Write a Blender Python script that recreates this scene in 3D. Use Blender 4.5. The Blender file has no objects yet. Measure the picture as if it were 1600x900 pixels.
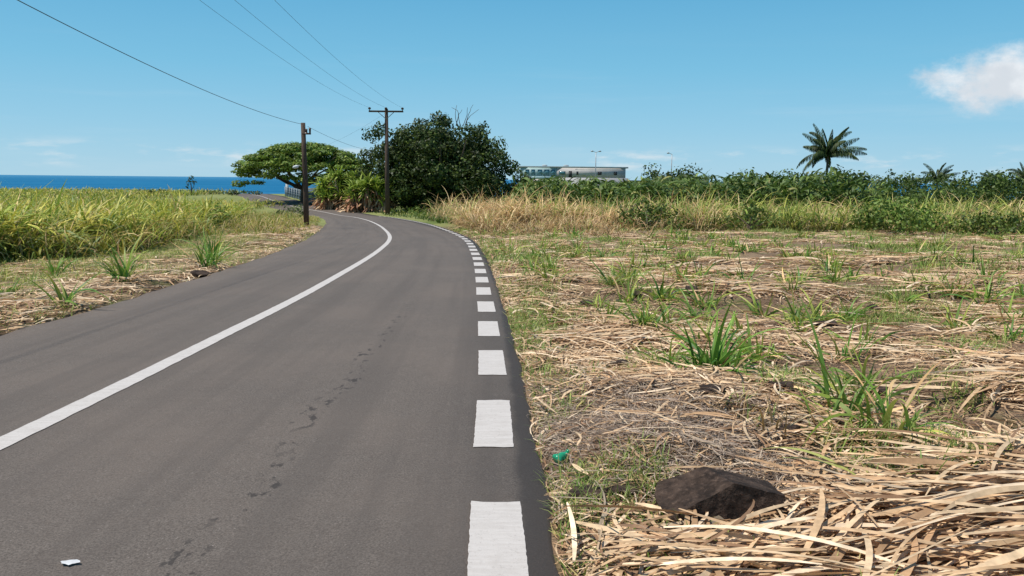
import bpy, bmesh, math, random
import numpy as np
from mathutils import Vector, Matrix, noise as mnoise
rng=np.random.default_rng(7); random.seed(7)
sc=bpy.context.scene; COL=sc.collection
pi=math.pi
# ------------------------------------------------------------- helpers
def link(o): COL.objects.link(o); return o
def tag(o,label=None,cat=None,kind=None,group=None):
    if label:o["label"]=label
    if cat:o["category"]=cat
    if kind:o["kind"]=kind
    if group:o["group"]=group
    return o
def mesh_np(name,V,F,C=None,mat=None,smooth=False):
    V=np.asarray(V,dtype=np.float32);F=np.asarray(F,dtype=np.int32)
    me=bpy.data.meshes.new(name);me.vertices.add(len(V));me.vertices.foreach_set("co",V.ravel())
    k=F.shape[1];me.loops.add(F.size);me.loops.foreach_set("vertex_index",F.ravel())
    me.polygons.add(len(F));me.polygons.foreach_set("loop_start",np.arange(0,F.size,k,dtype=np.int32))
    me.update(calc_edges=True)
    if C is not None:
        a=me.color_attributes.new("Col",'FLOAT_COLOR','POINT')
        c=np.ones((len(V),4),dtype=np.float32);c[:,:3]=C;a.data.foreach_set("color",c.ravel())
    if smooth: me.polygons.foreach_set("use_smooth",np.ones(len(F),dtype=bool))
    if mat: me.materials.append(mat)
    me.validate()
    return me
class GB:
    def __init__(s): s.V=[];s.F=[];s.C=[];s.n=0
    def add(s,V,F,C):
        s.V.append(V);s.F.append(F+s.n);s.C.append(C);s.n+=len(V)
    def mesh(s,name,mat,smooth=False):
        return mesh_np(name,np.concatenate(s.V),np.concatenate(s.F),np.concatenate(s.C),mat,smooth)
    def obj(s,name,mat,smooth=False): return link(bpy.data.objects.new(name,s.mesh(name,mat,smooth)))
T=[rng.random((256,256)) for _ in range(6)]
def vn(x,y,k=0):
    x=np.asarray(x,float);y=np.asarray(y,float)
    xi=np.floor(x).astype(int);yi=np.floor(y).astype(int);fx=x-xi;fy=y-yi
    fx=fx*fx*(3-2*fx);fy=fy*fy*(3-2*fy);t=T[k];a=xi&255;b=yi&255;a1=(xi+1)&255;b1=(yi+1)&255
    return (t[a,b]*(1-fx)+t[a1,b]*fx)*(1-fy)+(t[a,b1]*(1-fx)+t[a1,b1]*fx)*fy
def ss(a,b,x):
    t=np.clip((np.asarray(x,float)-a)/(b-a),0,1);return t*t*(3-2*t)
def U(a,b,n): return rng.uniform(a,b,n)
# ------------------------------------------------------------- terrain profile and road path
ty=np.arange(-420,1600,1.0)
tz=np.interp(ty,[-420,-100,0,78,92,105,125,150,175,210,300,1600],[10,3.12,0,-2.43,-2.80,-2.76,-2.45,-2.05,-2.1,-3.2,-13,-190])
kern=np.hanning(13);kern/=kern.sum();tzs=np.convolve(np.pad(tz,6,mode='edge'),kern,'valid')
def base(y): return np.interp(y,ty,tzs)
ctrl=np.array([(-3.0,-60),(-3.08,-30),(-3.1,-8),(-3.12,0),(-3.15,4.75),(-3.25,8.5),(-3.49,14.4),(-4.25,25.2),(-5.45,35.5),(-7.75,48),(-10.3,60),(-13.4,73),(-16.6,84),(-20.3,93),(-25,103),(-31,114),(-38,129),(-46.5,149),(-57,174),(-66,203)],float)
pts=[]
for i in range(1,len(ctrl)-2):
    p0,p1,p2,p3=ctrl[i-1:i+3];n=max(4,int(np.linalg.norm(p2-p1)/0.25))
    for j in range(n):
        t=j/n
        pts.append(.5*((2*p1)+(-p0+p2)*t+(2*p0-5*p1+4*p2-p3)*t*t+(-p0+3*p1-3*p2+p3)*t**3))
path=np.array(pts);d=np.gradient(path,axis=0);d/=np.linalg.norm(d,axis=1)[:,None]
nrm=np.stack([d[:,1],-d[:,0]],1)
arc=np.concatenate([[0],np.cumsum(np.linalg.norm(np.diff(path,axis=0),axis=1))])
offL=np.interp(path[:,1],[0,8,16,25,36,60],[2.42,2.42,2.6,3.0,3.5,3.6])
offD=np.interp(path[:,1],[-2,1,2.9,4.7,8,13,25,38,58],[3.14,3.12,3.09,3.045,3.02,2.95,3.03,3.3,3.75])
offR=offD+0.25
RE=path+nrm*offR[:,None];LE=path-nrm*offL[:,None]
def xr(y): return np.interp(y,RE[:,1],RE[:,0])
def xl(y): return np.interp(y,LE[:,1],LE[:,0])
def ground(x,y):
    x=np.asarray(x,float);y=np.asarray(y,float)
    b=base(y);dr=x-xr(y);dl=xl(y)-x;out=np.maximum(dr,dl)
    m=ss(-.1,.9,out);m2=ss(-.1,.35,out)
    n=(vn(x*.35,y*.35,0)-.5)*.30+(vn(x*1.1+9,y*1.1,1)-.5)*.16+(vn(x*3.3,y*3.3+4,2)-.5)*.07
    z=b-.05+m2*.035+m*(n+.03)*np.where(y<60,1,.5)
    z-=np.maximum(0,np.abs(x)-260)*.12
    return z
# ------------------------------------------------------------- node helper
def newmat(name):
    m=bpy.data.materials.new(name);m.use_nodes=True;nt=m.node_tree;nt.nodes.clear()
    return m,nt
def N(nt,t,**k):
    n=nt.nodes.new(t)
    for a,b in k.items(): setattr(n,a,b)
    return n
def L(nt,a,b): nt.links.new(a,b)
def mixc(nt,f,a,b,bt='MIX'):
    n=N(nt,'ShaderNodeMix',data_type='RGBA',blend_type=bt)
    for s,v in ((0,f),(6,a),(7,b)):
        if hasattr(v,'is_output'): L(nt,v,n.inputs[s])
        else: n.inputs[s].default_value=v if s==0 else (*v,1)
    return n.outputs[2]
def math_(nt,op,a,b=0.0,c=0.0):
    n=N(nt,'ShaderNodeMath',operation=op)
    for i,v in enumerate((a,b,c)):
        if hasattr(v,'is_output'): L(nt,v,n.inputs[i])
        else: n.inputs[i].default_value=v
    return n.outputs[0]
def mr(nt,v,a,b,c=0.,d=1.,smooth=True):
    n=N(nt,'ShaderNodeMapRange',interpolation_type='SMOOTHSTEP' if smooth else 'LINEAR')
    L(nt,v,n.inputs[0])
    for i,x in enumerate((a,b,c,d)): n.inputs[i+1].default_value=x
    return n.outputs[0]
def noise(nt,vec,scale,detail=4,rough=.55,dist=0):
    n=N(nt,'ShaderNodeTexNoise');n.inputs['Scale'].default_value=scale;n.inputs['Detail'].default_value=detail
    n.inputs['Roughness'].default_value=rough;n.inputs['Distortion'].default_value=dist
    if vec is not None: L(nt,vec,n.inputs['Vector'])
    return n.outputs['Fac']
def mapping(nt,co,s,r=(0,0,0)):
    mp=N(nt,'ShaderNodeMapping');mp.inputs['Scale'].default_value=s;mp.inputs['Rotation'].default_value=r;L(nt,co,mp.inputs[0]);return mp.outputs[0]
def finish(nt,col,rough=.7,spec=.3,bump=None,bs=.3,bd=.02,transl=0,metal=0):
    p=N(nt,'ShaderNodeBsdfPrincipled');o=N(nt,'ShaderNodeOutputMaterial')
    if hasattr(col,'is_output'): L(nt,col,p.inputs['Base Color'])
    else: p.inputs['Base Color'].default_value=(*col,1)
    p.inputs['Roughness'].default_value=rough
    p.inputs['Specular IOR Level'].default_value=spec;p.inputs['Metallic'].default_value=metal
    if bump is not None:
        b=N(nt,'ShaderNodeBump');b.inputs['Strength'].default_value=bs;b.inputs['Distance'].default_value=bd
        L(nt,bump,b.inputs['Height']);L(nt,b.outputs[0],p.inputs['Normal'])
    if transl>0:
        t=N(nt,'ShaderNodeBsdfTranslucent');L(nt,col,t.inputs[0]);mx=N(nt,'ShaderNodeMixShader');mx.inputs[0].default_value=transl
        L(nt,p.outputs[0],mx.inputs[1]);L(nt,t.outputs[0],mx.inputs[2]);L(nt,mx.outputs[0],o.inputs[0])
    else: L(nt,p.outputs[0],o.inputs[0])
def objco(nt): return N(nt,'ShaderNodeTexCoord').outputs['Object']
def attrmat(name,rough=.6,spec=.25,transl=.2,ns=3.0,amt=.35,gain=(1,1,1)):
    m,nt=newmat(name);a=N(nt,'ShaderNodeAttribute',attribute_name="Col")
    n=noise(nt,objco(nt),ns,3);v=mr(nt,n,.25,.75,1-amt,1+amt)
    h=N(nt,'ShaderNodeVectorMath',operation='SCALE');L(nt,a.outputs['Color'],h.inputs[0]);L(nt,v,h.inputs['Scale'])
    g=N(nt,'ShaderNodeVectorMath',operation='MULTIPLY');L(nt,h.outputs[0],g.inputs[0]);g.inputs[1].default_value=gain
    finish(nt,g.outputs[0],rough,spec,transl=transl);return m
M_LEAF=attrmat("foliage",.55,.3,.25,.6,.3,(1.3,1.22,1.1))
M_BLADE=attrmat("grass_blade",.5,.3,.28,2.0,.25,(1.34,1.30,1.05))
M_STRAW=attrmat("dry_straw",.62,.25,.12,14.0,.25,(1.22,1.08,.95))
def simple(name,c1,c2,scale=6,rough=.7,bs=.3,stretch=None,spec=.3,metal=0):
    m,nt=newmat(name);co=objco(nt)
    if stretch: co=mapping(nt,co,stretch)
    n=noise(nt,co,scale,6,.6);finish(nt,mixc(nt,mr(nt,n,.3,.7),c1,c2),rough,spec,n,bs,.02,metal=metal);return m
M_BARK=simple("bark",(.07,.05,.035),(.16,.12,.09),5,.85,.6,(3,3,.7))
M_POLE=simple("weathered_wood",(.045,.028,.02),(.13,.085,.06),8,.85,.5,(6,6,.5))
M_METAL=simple("grey_metal",(.25,.26,.27),(.4,.4,.4),9,.45,.1,metal=.3)
M_PORC=simple("porcelain",(.05,.03,.025),(.10,.07,.06),9,.3,.05)
M_WIRE=simple("cable",(.05,.06,.07),(.08,.09,.10),5,.6,0)
M_WALL=simple("painted_render",(.44,.415,.41),(.54,.51,.50),.6,.85,.1)
M_WALLB=simple("pale_turquoise_render",(.34,.47,.49),(.42,.54,.55),1.2,.85,.1)
M_WALLW=simple("white_render",(.56,.58,.58),(.64,.66,.66),1.5,.85,.1)
M_ROOF=simple("roof_concrete",(.34,.38,.39),(.46,.49,.49),2,.85,.1)
M_GLASS=simple("window_glass",(.07,.17,.20),(.13,.27,.31),1.0,.15,0,spec=.6)
M_DARK=simple("dark_opening",(.03,.03,.032),(.06,.06,.065),2,.6,0)
M_FENCE=simple("blue_grey_fence",(.06,.09,.12),(.12,.17,.20),3,.6,.1)
m,nt=newmat("basalt");co=objco(nt);n=noise(nt,co,9,8,.7);n2=noise(nt,co,38,5,.7);vo=N(nt,'ShaderNodeTexVoronoi');vo.inputs['Scale'].default_value=70;L(nt,co,vo.inputs['Vector'])
c=mixc(nt,mr(nt,n,.35,.65),(.024,.016,.012),(.085,.056,.041));c=mixc(nt,mr(nt,n2,.52,.75,0,.6),c,(.18,.12,.088));c=mixc(nt,mr(nt,vo.outputs['Distance'],0,.25,.4,0),c,(.012,.009,.008))
finish(nt,c,.92,.2,n2,.9,.02);M_ROCK=m
# ------------------------------------------------------------- geometry helpers
def strips(P,az,Ln,W,e0,bend,azb,col,segs=5,twist=None,prof='blade',col2=None):
    n=len(P);s=np.linspace(0,1,segs+1);sm=(s[:-1]+s[1:])/2
    ang=e0[:,None]-bend[:,None]*sm;az_=az[:,None]+azb[:,None]*sm;ds=(Ln/segs)[:,None]
    D=np.stack([np.cos(ang)*np.cos(az_)*ds,np.cos(ang)*np.sin(az_)*ds,np.sin(ang)*ds],2)
    X=np.concatenate([np.zeros((n,1,3)),np.cumsum(D,1)],1)+P[:,None,:]
    azf=az[:,None]+azb[:,None]*s
    if twist is None: twist=np.zeros(n)
    tw=twist[:,None]*(0.4+.8*s)
    S=np.stack([-np.sin(azf)*np.cos(tw),np.cos(azf)*np.cos(tw),np.sin(tw)],2)
    w={'blade':np.clip(1.02-s,0,1)**.65*np.minimum(1,.55+2*s),'litter':np.sin(pi*np.clip(s*.88+.08,0,1))**.6,'ban':np.sin(pi*np.clip(s*.93+.05,0,1))**.7}[prof]
    h=S*(W[:,None]*w*.5)[:,:,None]
    V=np.stack([X-h,X+h],2).reshape(-1,3)
    b=(np.arange(n)*(segs+1)*2)[:,None]+np.arange(segs)*2
    F=np.stack([b,b+1,b+3,b+2],2).reshape(-1,4)
    c2=col if col2 is None else col2
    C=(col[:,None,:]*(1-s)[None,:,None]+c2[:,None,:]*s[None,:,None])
    C=np.repeat(C,2,axis=1).reshape(-1,3)
    return V,F,C
def pick(n,cols,w=None,var=.2):
    cols=np.array(cols,float);i=rng.choice(len(cols),n,p=None if w is None else np.array(w)/sum(w))
    return cols[i]*rng.uniform(1-var,1+var,(n,1))
def leaves(P,Nr,size,col,asp=.6):
    n=len(P);Nr=Nr/np.linalg.norm(Nr,axis=1)[:,None]
    r=rng.normal(size=(n,3));A=np.cross(Nr,r);A/=np.linalg.norm(A,axis=1)[:,None]+1e-9;B=np.cross(Nr,A)
    a=A*size[:,None]*.5;b=B*size[:,None]*.5*asp
    V=np.stack([P-a,P+b*1.0,P+a,P-b],1).reshape(-1,3);F=np.arange(n*4).reshape(-1,4)
    return V,F,np.repeat(col,4,axis=0)
def blob_leaves(gb,centers,radii,per,size,cols,w=None,flat=1.0,var=.3,lift=.0):
    for c,r in zip(centers,radii):
        k=max(8,int(per*(r*r)))
        dv=rng.normal(size=(k,3));dv/=np.linalg.norm(dv,axis=1)[:,None]
        rad=r*rng.uniform(.55,1.12,k)
        P=np.array(c)+dv*rad[:,None]*np.array([1,1,flat])
        Nn=dv*np.array([1,1,1/max(flat,.4)])+rng.normal(size=(k,3))*.55+np.array([0,0,lift])
        col=pick(k,cols,w,var)*rng.uniform(.8,1.2)
        gb.add(*leaves(P,Nn,U(size*.6,size*1.4,k),col,.62))
def tube(points,radii,n=8,gb=None,col=(1,1,1),cap=True):
    P=np.array(points,float);R=np.array(radii,float);m=len(P)
    D=np.gradient(P,axis=0);D/=np.linalg.norm(D,axis=1)[:,None]+1e-9
    V=[]
    for i in range(m):
        r=np.array([1,0,0]) if abs(D[i,0])<.8 else np.array([0,1,0])
        A=np.cross(D[i],r);A/=np.linalg.norm(A);B=np.cross(D[i],A)
        for j in range(n):
            t=2*pi*j/n;V.append(P[i]+(A*math.cos(t)+B*math.sin(t))*R[i])
    F=[(i*n+j,i*n+(j+1)%n,(i+1)*n+(j+1)%n,(i+1)*n+j) for i in range(m-1) for j in range(n)]
    V=np.array(V)
    if cap:
        V=np.concatenate([V,[P[0],P[-1]]]);a=len(V)-2
        for j in range(0,n,2):
            F.append((a,(j+2)%n,j+1,j));F.append((a+1,(m-1)*n+j,(m-1)*n+j+1,(m-1)*n+(j+2)%n))
    F=np.array(F);C=np.tile(np.array(col,float),(len(V),1))
    if gb is not None: gb.add(V,F,C)
    return V,F,C
def box(gb,x0,x1,y0,y1,z0,z1):
    V=np.array([(x,y,z) for x in(x0,x1) for y in(y0,y1) for z in(z0,z1)],float)
    F=np.array([(0,1,3,2),(4,6,7,5),(0,4,5,1),(2,3,7,6),(0,2,6,4),(1,5,7,3)])
    gb.add(V,F,np.ones((8,3)))
def part(name,gb,mat,parent,smooth=False,loc=None,bevel=0):
    me=gb.mesh(name,mat,smooth);o=link(bpy.data.objects.new(name,me));o.parent=parent
    if loc:o.location=loc
    if bevel:
        b=o.modifiers.new("bevel",'BEVEL');b.width=bevel;b.segments=2
    return o
def empty(name,loc,**k):
    o=link(bpy.data.objects.new(name,None));o.empty_display_size=.5;o.location=loc;return tag(o,**k)
# ------------------------------------------------------------- ground sheet
def axis(segs):
    out=[]
    for a,b,s in segs: out.append(np.arange(a,b,s))
    out.append([segs[-1][1]]);return np.concatenate(out)
gx=axis([(-1500,-300,80),(-300,-100,12),(-100,-30,2.5),(-30,-13,.6),(-13,-4,.22),(-4,0,.25),(0,6,.09),(6,14,.25),(14,30,.6),(30,100,2.5),(100,300,12),(300,1500,80)])
gy=axis([(-400,-20,20),(-20,2,1),(2,9,.09),(9,20,.22),(20,50,.6),(50,130,1.5),(130,320,5),(320,1500,60)])
XX,YY=np.meshgrid(gx,gy);ZZ=ground(XX,YY);nx,ny=len(gx),len(gy)
idx=(np.arange(ny-1)[:,None]*nx+np.arange(nx-1)).ravel()
me=mesh_np("ground",np.stack([XX.ravel(),YY.ravel(),ZZ.ravel()],1),np.stack([idx,idx+1,idx+nx+1,idx+nx],1),smooth=True)
m,nt=newmat("soil_and_mulch");co=objco(nt);sx=N(nt,'ShaderNodeSeparateXYZ');L(nt,co,sx.inputs[0])
n1=noise(nt,co,1.3,6,.6,.3);n2=noise(nt,co,24,6,.7,1.5);n3=noise(nt,co,.12,4);nf=noise(nt,co,90,4,.8)
n4=noise(nt,mapping(nt,co,(3,14,3),(0,0,.5)),5,5,.7,2.)
n5=noise(nt,mapping(nt,co,(10,3,3),(0,0,.3)),6,5,.7,2.)
c=mixc(nt,mr(nt,n2,.35,.65),(.070,.042,.027),(.195,.125,.08))
c=mixc(nt,mr(nt,nf,.45,.7,0,.5),c,(.32,.23,.15))
c=mixc(nt,math_(nt,'MULTIPLY',mr(nt,n4,.47,.64),mr(nt,n1,.33,.58)),c,(.48,.355,.225))
c=mixc(nt,math_(nt,'MULTIPLY',mr(nt,n5,.53,.65),mr(nt,n1,.33,.62)),c,(.43,.31,.195))
c=mixc(nt,mr(nt,noise(nt,co,.9,5,.6,.5),.52,.65,0,.5),c,(.12,.15,.045))
g=mixc(nt,mr(nt,n3,.35,.65),(.10,.14,.035),(.22,.23,.08))
c=mixc(nt,mr(nt,sx.outputs[1],46,60),c,g)
c=mixc(nt,math_(nt,'MULTIPLY',mr(nt,sx.outputs[0],-6.5,-8.5),mr(nt,n1,.3,.6,.2,.75)),c,(.25,.26,.10))
finish(nt,c,.95,.1,n2,.8,.03);me.materials.append(m)
tag(link(bpy.data.objects.new("ground",me)),kind="structure",label="brown soil with straw mulch and weeds")
# sea
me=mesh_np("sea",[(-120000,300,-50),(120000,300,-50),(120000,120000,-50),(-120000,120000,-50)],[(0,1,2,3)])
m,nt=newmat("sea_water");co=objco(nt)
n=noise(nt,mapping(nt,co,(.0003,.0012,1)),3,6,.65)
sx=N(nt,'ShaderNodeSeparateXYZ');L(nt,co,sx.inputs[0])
c=mixc(nt,mr(nt,n,.35,.65),(.012,.115,.235),(.020,.15,.29));c=mixc(nt,mr(nt,sx.outputs[1],3000,30000,0,.6),c,(.06,.21,.35))  # distance haze is mixed into the water colour towards the horizon
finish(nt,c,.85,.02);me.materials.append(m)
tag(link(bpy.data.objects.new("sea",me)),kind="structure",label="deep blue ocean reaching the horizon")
# ------------------------------------------------------------- road
fr=np.array([0,.12,.3,.5,.7,.88,1.0]);rows=len(path);V=[];UV=[]
for i in range(rows):
    jr=(vn(arc[i]*2.2,3,3)-.5)*.05+(vn(arc[i]*7,8,2)-.5)*.035;jl=(vn(arc[i]*1.6,11,4)-.5)*.12+(vn(arc[i]*6,2,2)-.5)*.04
    a=-offL[i]+jl;b=offR[i]+jr
    offs=list(a+(b-a)*fr);offs=[a-.05]+offs+[b+.05]
    for k,o in enumerate(offs):
        p=path[i]+nrm[i]*o;z=float(base(p[1]))
        if k in(0,len(offs)-1): z-=.09
        V.append((p[0],p[1],z));UV.append((o,arc[i]))
nc=len(fr)+2
idx=(np.arange(rows-1)[:,None]*nc+np.arange(nc-1)).ravel();F=np.stack([idx,idx+1,idx+nc+1,idx+nc],1)
me=mesh_np("road",V,F,smooth=True);uv=me.uv_layers.new(name="UVMap");UV=np.array(UV,dtype=np.float32)
uv.data.foreach_set("uv",UV[F.ravel()].ravel())
m,nt=newmat("asphalt");tc=N(nt,'ShaderNodeTexCoord');co=tc.outputs['Object'];u=N(nt,'ShaderNodeSeparateXYZ');L(nt,tc.outputs['UV'],u.inputs[0])
off=u.outputs[0];al=u.outputs[1]
fine=noise(nt,co,95,4,.85);mid=noise(nt,co,9,6,.7);big=noise(nt,co,.5,4,.6)
c=mixc(nt,mr(nt,fine,.36,.64,smooth=False),(.064,.052,.044),(.195,.162,.138))
vo=N(nt,'ShaderNodeTexVoronoi');vo.inputs['Scale'].default_value=50;L(nt,co,vo.inputs['Vector'])
spk=math_(nt,'MULTIPLY',mr(nt,vo.outputs['Distance'],.05,.3,1,0),mr(nt,noise(nt,co,50,2),.5,.65))
c=mixc(nt,math_(nt,'MULTIPLY',spk,.6),c,(.38,.33,.29))
c=mixc(nt,mr(nt,mid,.35,.7,0,.3),c,(.097,.076,.063))
c=mixc(nt,mr(nt,big,.4,.65,0,.4),c,(.165,.130,.107))
c=mixc(nt,mr(nt,noise(nt,mapping(nt,tc.outputs['UV'],(1.6,.05,1)),1.5,4,.6),.42,.65,0,.45),c,(.092,.076,.066))
eo=math_(nt,'ADD',off,math_(nt,'MULTIPLY',math_(nt,'SUBTRACT',noise(nt,mapping(nt,tc.outputs['UV'],(0,1.2,1)),2,4),.5),.10))
c=mixc(nt,mr(nt,eo,3.15,3.22,0,.7),c,(.05,.043,.04))
uvst=mapping(nt,tc.outputs['UV'],(1,.5,1))
st=mr(nt,noise(nt,uvst,12,4,.6,.2),.54,.60)
wob=math_(nt,'ADD',off,math_(nt,'MULTIPLY',math_(nt,'SUBTRACT',noise(nt,uvst,1.1,2),.5),.5))
band=mr(nt,math_(nt,'ABSOLUTE',math_(nt,'SUBTRACT',wob,1.80)),.05,.12,1,0)
st=math_(nt,'MULTIPLY',st,band);st=math_(nt,'MULTIPLY',st,mr(nt,al,38,44,1,0));st=math_(nt,'MULTIPLY',st,mr(nt,noise(nt,tc.outputs['UV'],1.6,2),.38,.5,.35,1))
c=mixc(nt,math_(nt,'MULTIPLY',st,.75),c,(.033,.028,.026))
finish(nt,c,.85,.2,fine,.5,.007);me.materials.append(m)
tag(link(bpy.data.objects.new("road",me)),kind="structure",label="grey asphalt country road curving away")
# paint
m,nt=newmat("road_paint");tc=N(nt,'ShaderNodeTexCoord');co=tc.outputs['Object']
a=noise(nt,mapping(nt,co,(.5,5,1)),9,4,.7,.4);b=noise(nt,co,45,5,.7);b2=noise(nt,co,7,4,.6);b3=noise(nt,co,150,3,.8)
c=mixc(nt,mr(nt,a,.3,.7),(.475,.43,.395),(.545,.50,.465));c=mixc(nt,mr(nt,b,.55,.70,0,.6),c,(.30,.265,.24));c=mixc(nt,mr(nt,b2,.5,.75,0,.35),c,(.40,.355,.32));c=mixc(nt,mr(nt,b3,.58,.7,0,.5),c,(.24,.21,.19))
finish(nt,c,.75,.3,b,.3,.006);M_PAINT=m
def marking(s0,s1,oc,w,step=.06,jag=.012):
    S=np.arange(s0,s1+step*.5,step)
    px=np.interp(S,arc,path[:,0]);py=np.interp(S,arc,path[:,1]);qx=np.interp(S,arc,nrm[:,0]);qy=np.interp(S,arc,nrm[:,1])
    o=np.interp(S,arc,oc) if not np.isscalar(oc) else np.full(len(S),oc)
    jl=(rng.random(len(S))-.5)*jag;jr=(rng.random(len(S))-.5)*jag
    V=[];e0=(rng.random(5)-.5)*.02;e1=(rng.random(5)-.5)*.02
    for k in range(5):
        oo=o-w/2+jl if k==0 else (o+w/2+jr if k==4 else o-w/2+w*k/4)
        y=py+qy*oo
        if len(S)<80: y=y.copy();y[0]+=e0[k];y[-1]+=e1[k]
        V.append(np.stack([px+qx*oo,y,base(y)+.005],1))
    V=np.stack(V,1).reshape(-1,3);n=len(S)
    idx=(np.arange(n-1)[:,None]*5+np.arange(4)).ravel()
    return V,np.stack([idx,idx+1,idx+6,idx+5],1)
i0=np.interp(-20,path[:,1],arc);i1=arc[-1]-3
V,F=marking(i0,i1,0.0,.17,.12,.008)
tag(link(bpy.data.objects.new("center_line",mesh_np("center_line",V,F,mat=M_PAINT))),kind="structure",label="solid white painted centre line")
gb=GB();s=float(np.interp(2.66,path[:,1],arc))-2.07*4
send=float(np.interp(88,path[:,1],arc))
while s<send:
    V,F=marking(s,s+1.18,offD,.25,.03,.005);gb.add(V,F,np.ones((len(V),3)));s+=2.07
tag(gb.obj("dashed_edge_line",M_PAINT),kind="structure",label="broad white dashes painted along the road edge")
# ------------------------------------------------------------- straw litter
STR=[(.47,.35,.225),(.57,.46,.32),(.37,.255,.155),(.22,.14,.085),(.32,.28,.22),(.66,.57,.44)];STW=[4,3.8,2.2,1.8,.8,2.4]
KEEP=[(1.04,3.44,.15),(.27,4.5,.2),(1.72,6.9,.2),(2.5,4.9,.15)]
def litter(gb,x,y,Lr,Wr,pile=.07,segs=6,azm=None,azs=1.2,cols=STR,w=STW,arch=1.0,keep=True,curl=.6,tws=.4):
    n=len(x);az=U(0,2*pi,n) if azm is None else rng.normal(azm,azs,n)+rng.integers(0,2,n)*pi
    Ls=U(*Lr,n);ab=rng.normal(0,curl,n)
    ok=np.ones(n,bool)
    for f in(0,.5,1):
        ex=x+np.cos(az+ab*.5)*Ls*f;ey=y+np.sin(az+ab*.5)*Ls*f
        ok&=(ex>xr(ey)-.01)|(ex<xl(ey)+.0)
        if keep:
            for kx,ky,kr in KEEP: ok&=((ex-kx)**2+(ey-ky)**2>kr*kr)
    x,y,az,Ls,ab=x[ok],y[ok],az[ok],Ls[ok],ab[ok];n=len(x)
    z=ground(x,y)+rng.random(n)**1.8*pile+.006
    e=U(-.05,.30,n)*arch;b=e*U(1.6,2.4,n)+U(-.03,.12,n)
    col=pick(n,cols,w,.18)
    gb.add(*strips(np.stack([x,y,z],1),az,Ls,U(*Wr,n),e,b,ab,col,segs,twist=rng.normal(0,tws,n),prof='litter',col2=col*U(.75,1.2,n)[:,None]))
def samp(n,y0,y1,xa,xb,thr=.35,sc=.9,k=3,p=1.0):
    y=(U(0,1,n)*(y1**(1+p)-y0**(1+p))+y0**(1+p))**(1/(1+p));a=xa(y);b=xb(y);x=a+(b-a)*rng.random(n)
    keep=vn(x*sc+3,y*sc,k)*.7+vn(x*sc*3,y*sc*3,k-1)*.3+rng.random(n)*.2>thr
    return x[keep],y[keep]
gb=GB()
xa=lambda y:xr(y)+.04;xb=lambda y:y*.72+2
x,y=samp(20000,2.2,8,xa,xb,.57);
ok=~((x>.1)&(x<1.45)&(y>3.6)&(y<6.0)&(rng.random(len(x))<.88));x,y=x[ok],y[ok];ok=~((x>1.2)&(y>4.2)&(y<5.4)&(rng.random(len(x))<.45))
litter(gb,x[ok],y[ok],(.12,.55),(.008,.022),.06,6,.25,1.0)
x,y=samp(42000,8,20,xa,xb,.57,.6);litter(gb,x,y,(.22,.8),(.011,.028),.06,5,.2,1.0)
x,y=samp(38000,20,50,xa,xb,.52,.3);litter(gb,x,y,(.4,1.2),(.023,.058),.06,4,.15,.8)
n=7500;y=U(1.9,4.4,n);x=U(.18,4.4,n);lim=3.25+.15*np.sin(x*2.4)+1.0*ss(1.3,2.5,x);k=(y<lim-rng.random(n)*.3)
litter(gb,x[k],y[k],(.35,1.05),(.012,.034),.11,8,.28,.45,w=[4,4.5,2.5,1.4,.3,2.5],arch=.65,curl=.4,tws=.4)
for yy,nn in((5.9,800),(6.9,600),(7.9,1000),(9.3,1000),(11.5,1000),(14,1100),(17.5,1100),(21,1100),(26,1100),(32,1200),(39,1200)):
    n=nn;x=U(.4,yy*.75+1,n);y=yy+np.sin(x*.6+yy)*.5+rng.normal(0,.28,n)*(.6+yy*.05);k=(vn(x*.5,y*.5,0)>.42)
    litter(gb,x[k],y[k],(.35,.95+yy*.02),(.012+yy*.0008,.027+yy*.0012),.13,6,.1,.55,w=[4,4,2,.6,.4,3],arch=.8,curl=.5)
n=2600;y=U(2,34,n);x=xr(y)+.02+np.abs(rng.normal(.05,.14,n));litter(gb,x,y,(.05,.22),(.006,.016),.04,5)
tag(gb.obj("straw_litter",M_STRAW),kind="stuff",label="dry sugarcane leaf mulch covering the harvested field")
gb=GB()
n=12000;x=U(.1,1.8,n);y=U(3.7,6.6,n);k=(vn(x*2,y*2,0)+rng.random(n)*.5>.5)&(x>xr(y)+.02);x,y=x[k],y[k]
litter(gb,x,y,(.06,.22),(.003,.007),.04,4,None,cols=[(.32,.27,.23),(.24,.20,.17),(.42,.37,.31),(.13,.10,.08)],w=[3,2,2.5,1.6],keep=False)
n=32000;y=2.2+rng.random(n)**1.4*16;x=xr(y)+rng.random(n)*(y*.7+1);litter(gb,x,y,(.03,.18),(.005,.013),.03,3,None,cols=[(.44,.32,.20),(.25,.16,.10),(.10,.06,.04)],w=[4.5,3,2.6],keep=False)
tag(gb.obj("fine_straw_debris",M_STRAW),kind="stuff",label="short grey and brown straw bits on bare soil")
# left verge
gb=GB()
y=U(5,34,20000);a=np.maximum(-(y*.7+2.5),-15.);x=a+(xl(y)-.02-a)*rng.random(len(y));dd=xl(y)-x
k=(vn(x*.8,y*.8,4)+rng.random(len(x))*.35>.46+.2*ss(1.8,3.2,dd))
litter(gb,x[k],y[k],(.2,.7),(.014,.034),.06,5,1.2,.9)
y=U(30,50,2600);x=xl(y)-rng.random(2600)*3.0;litter(gb,x,y,(.4,.9),(.03,.06),.07,4)
tag(gb.obj("verge_straw",M_STRAW),kind="stuff",label="pale dry straw strewn along the grassy verge")
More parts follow.
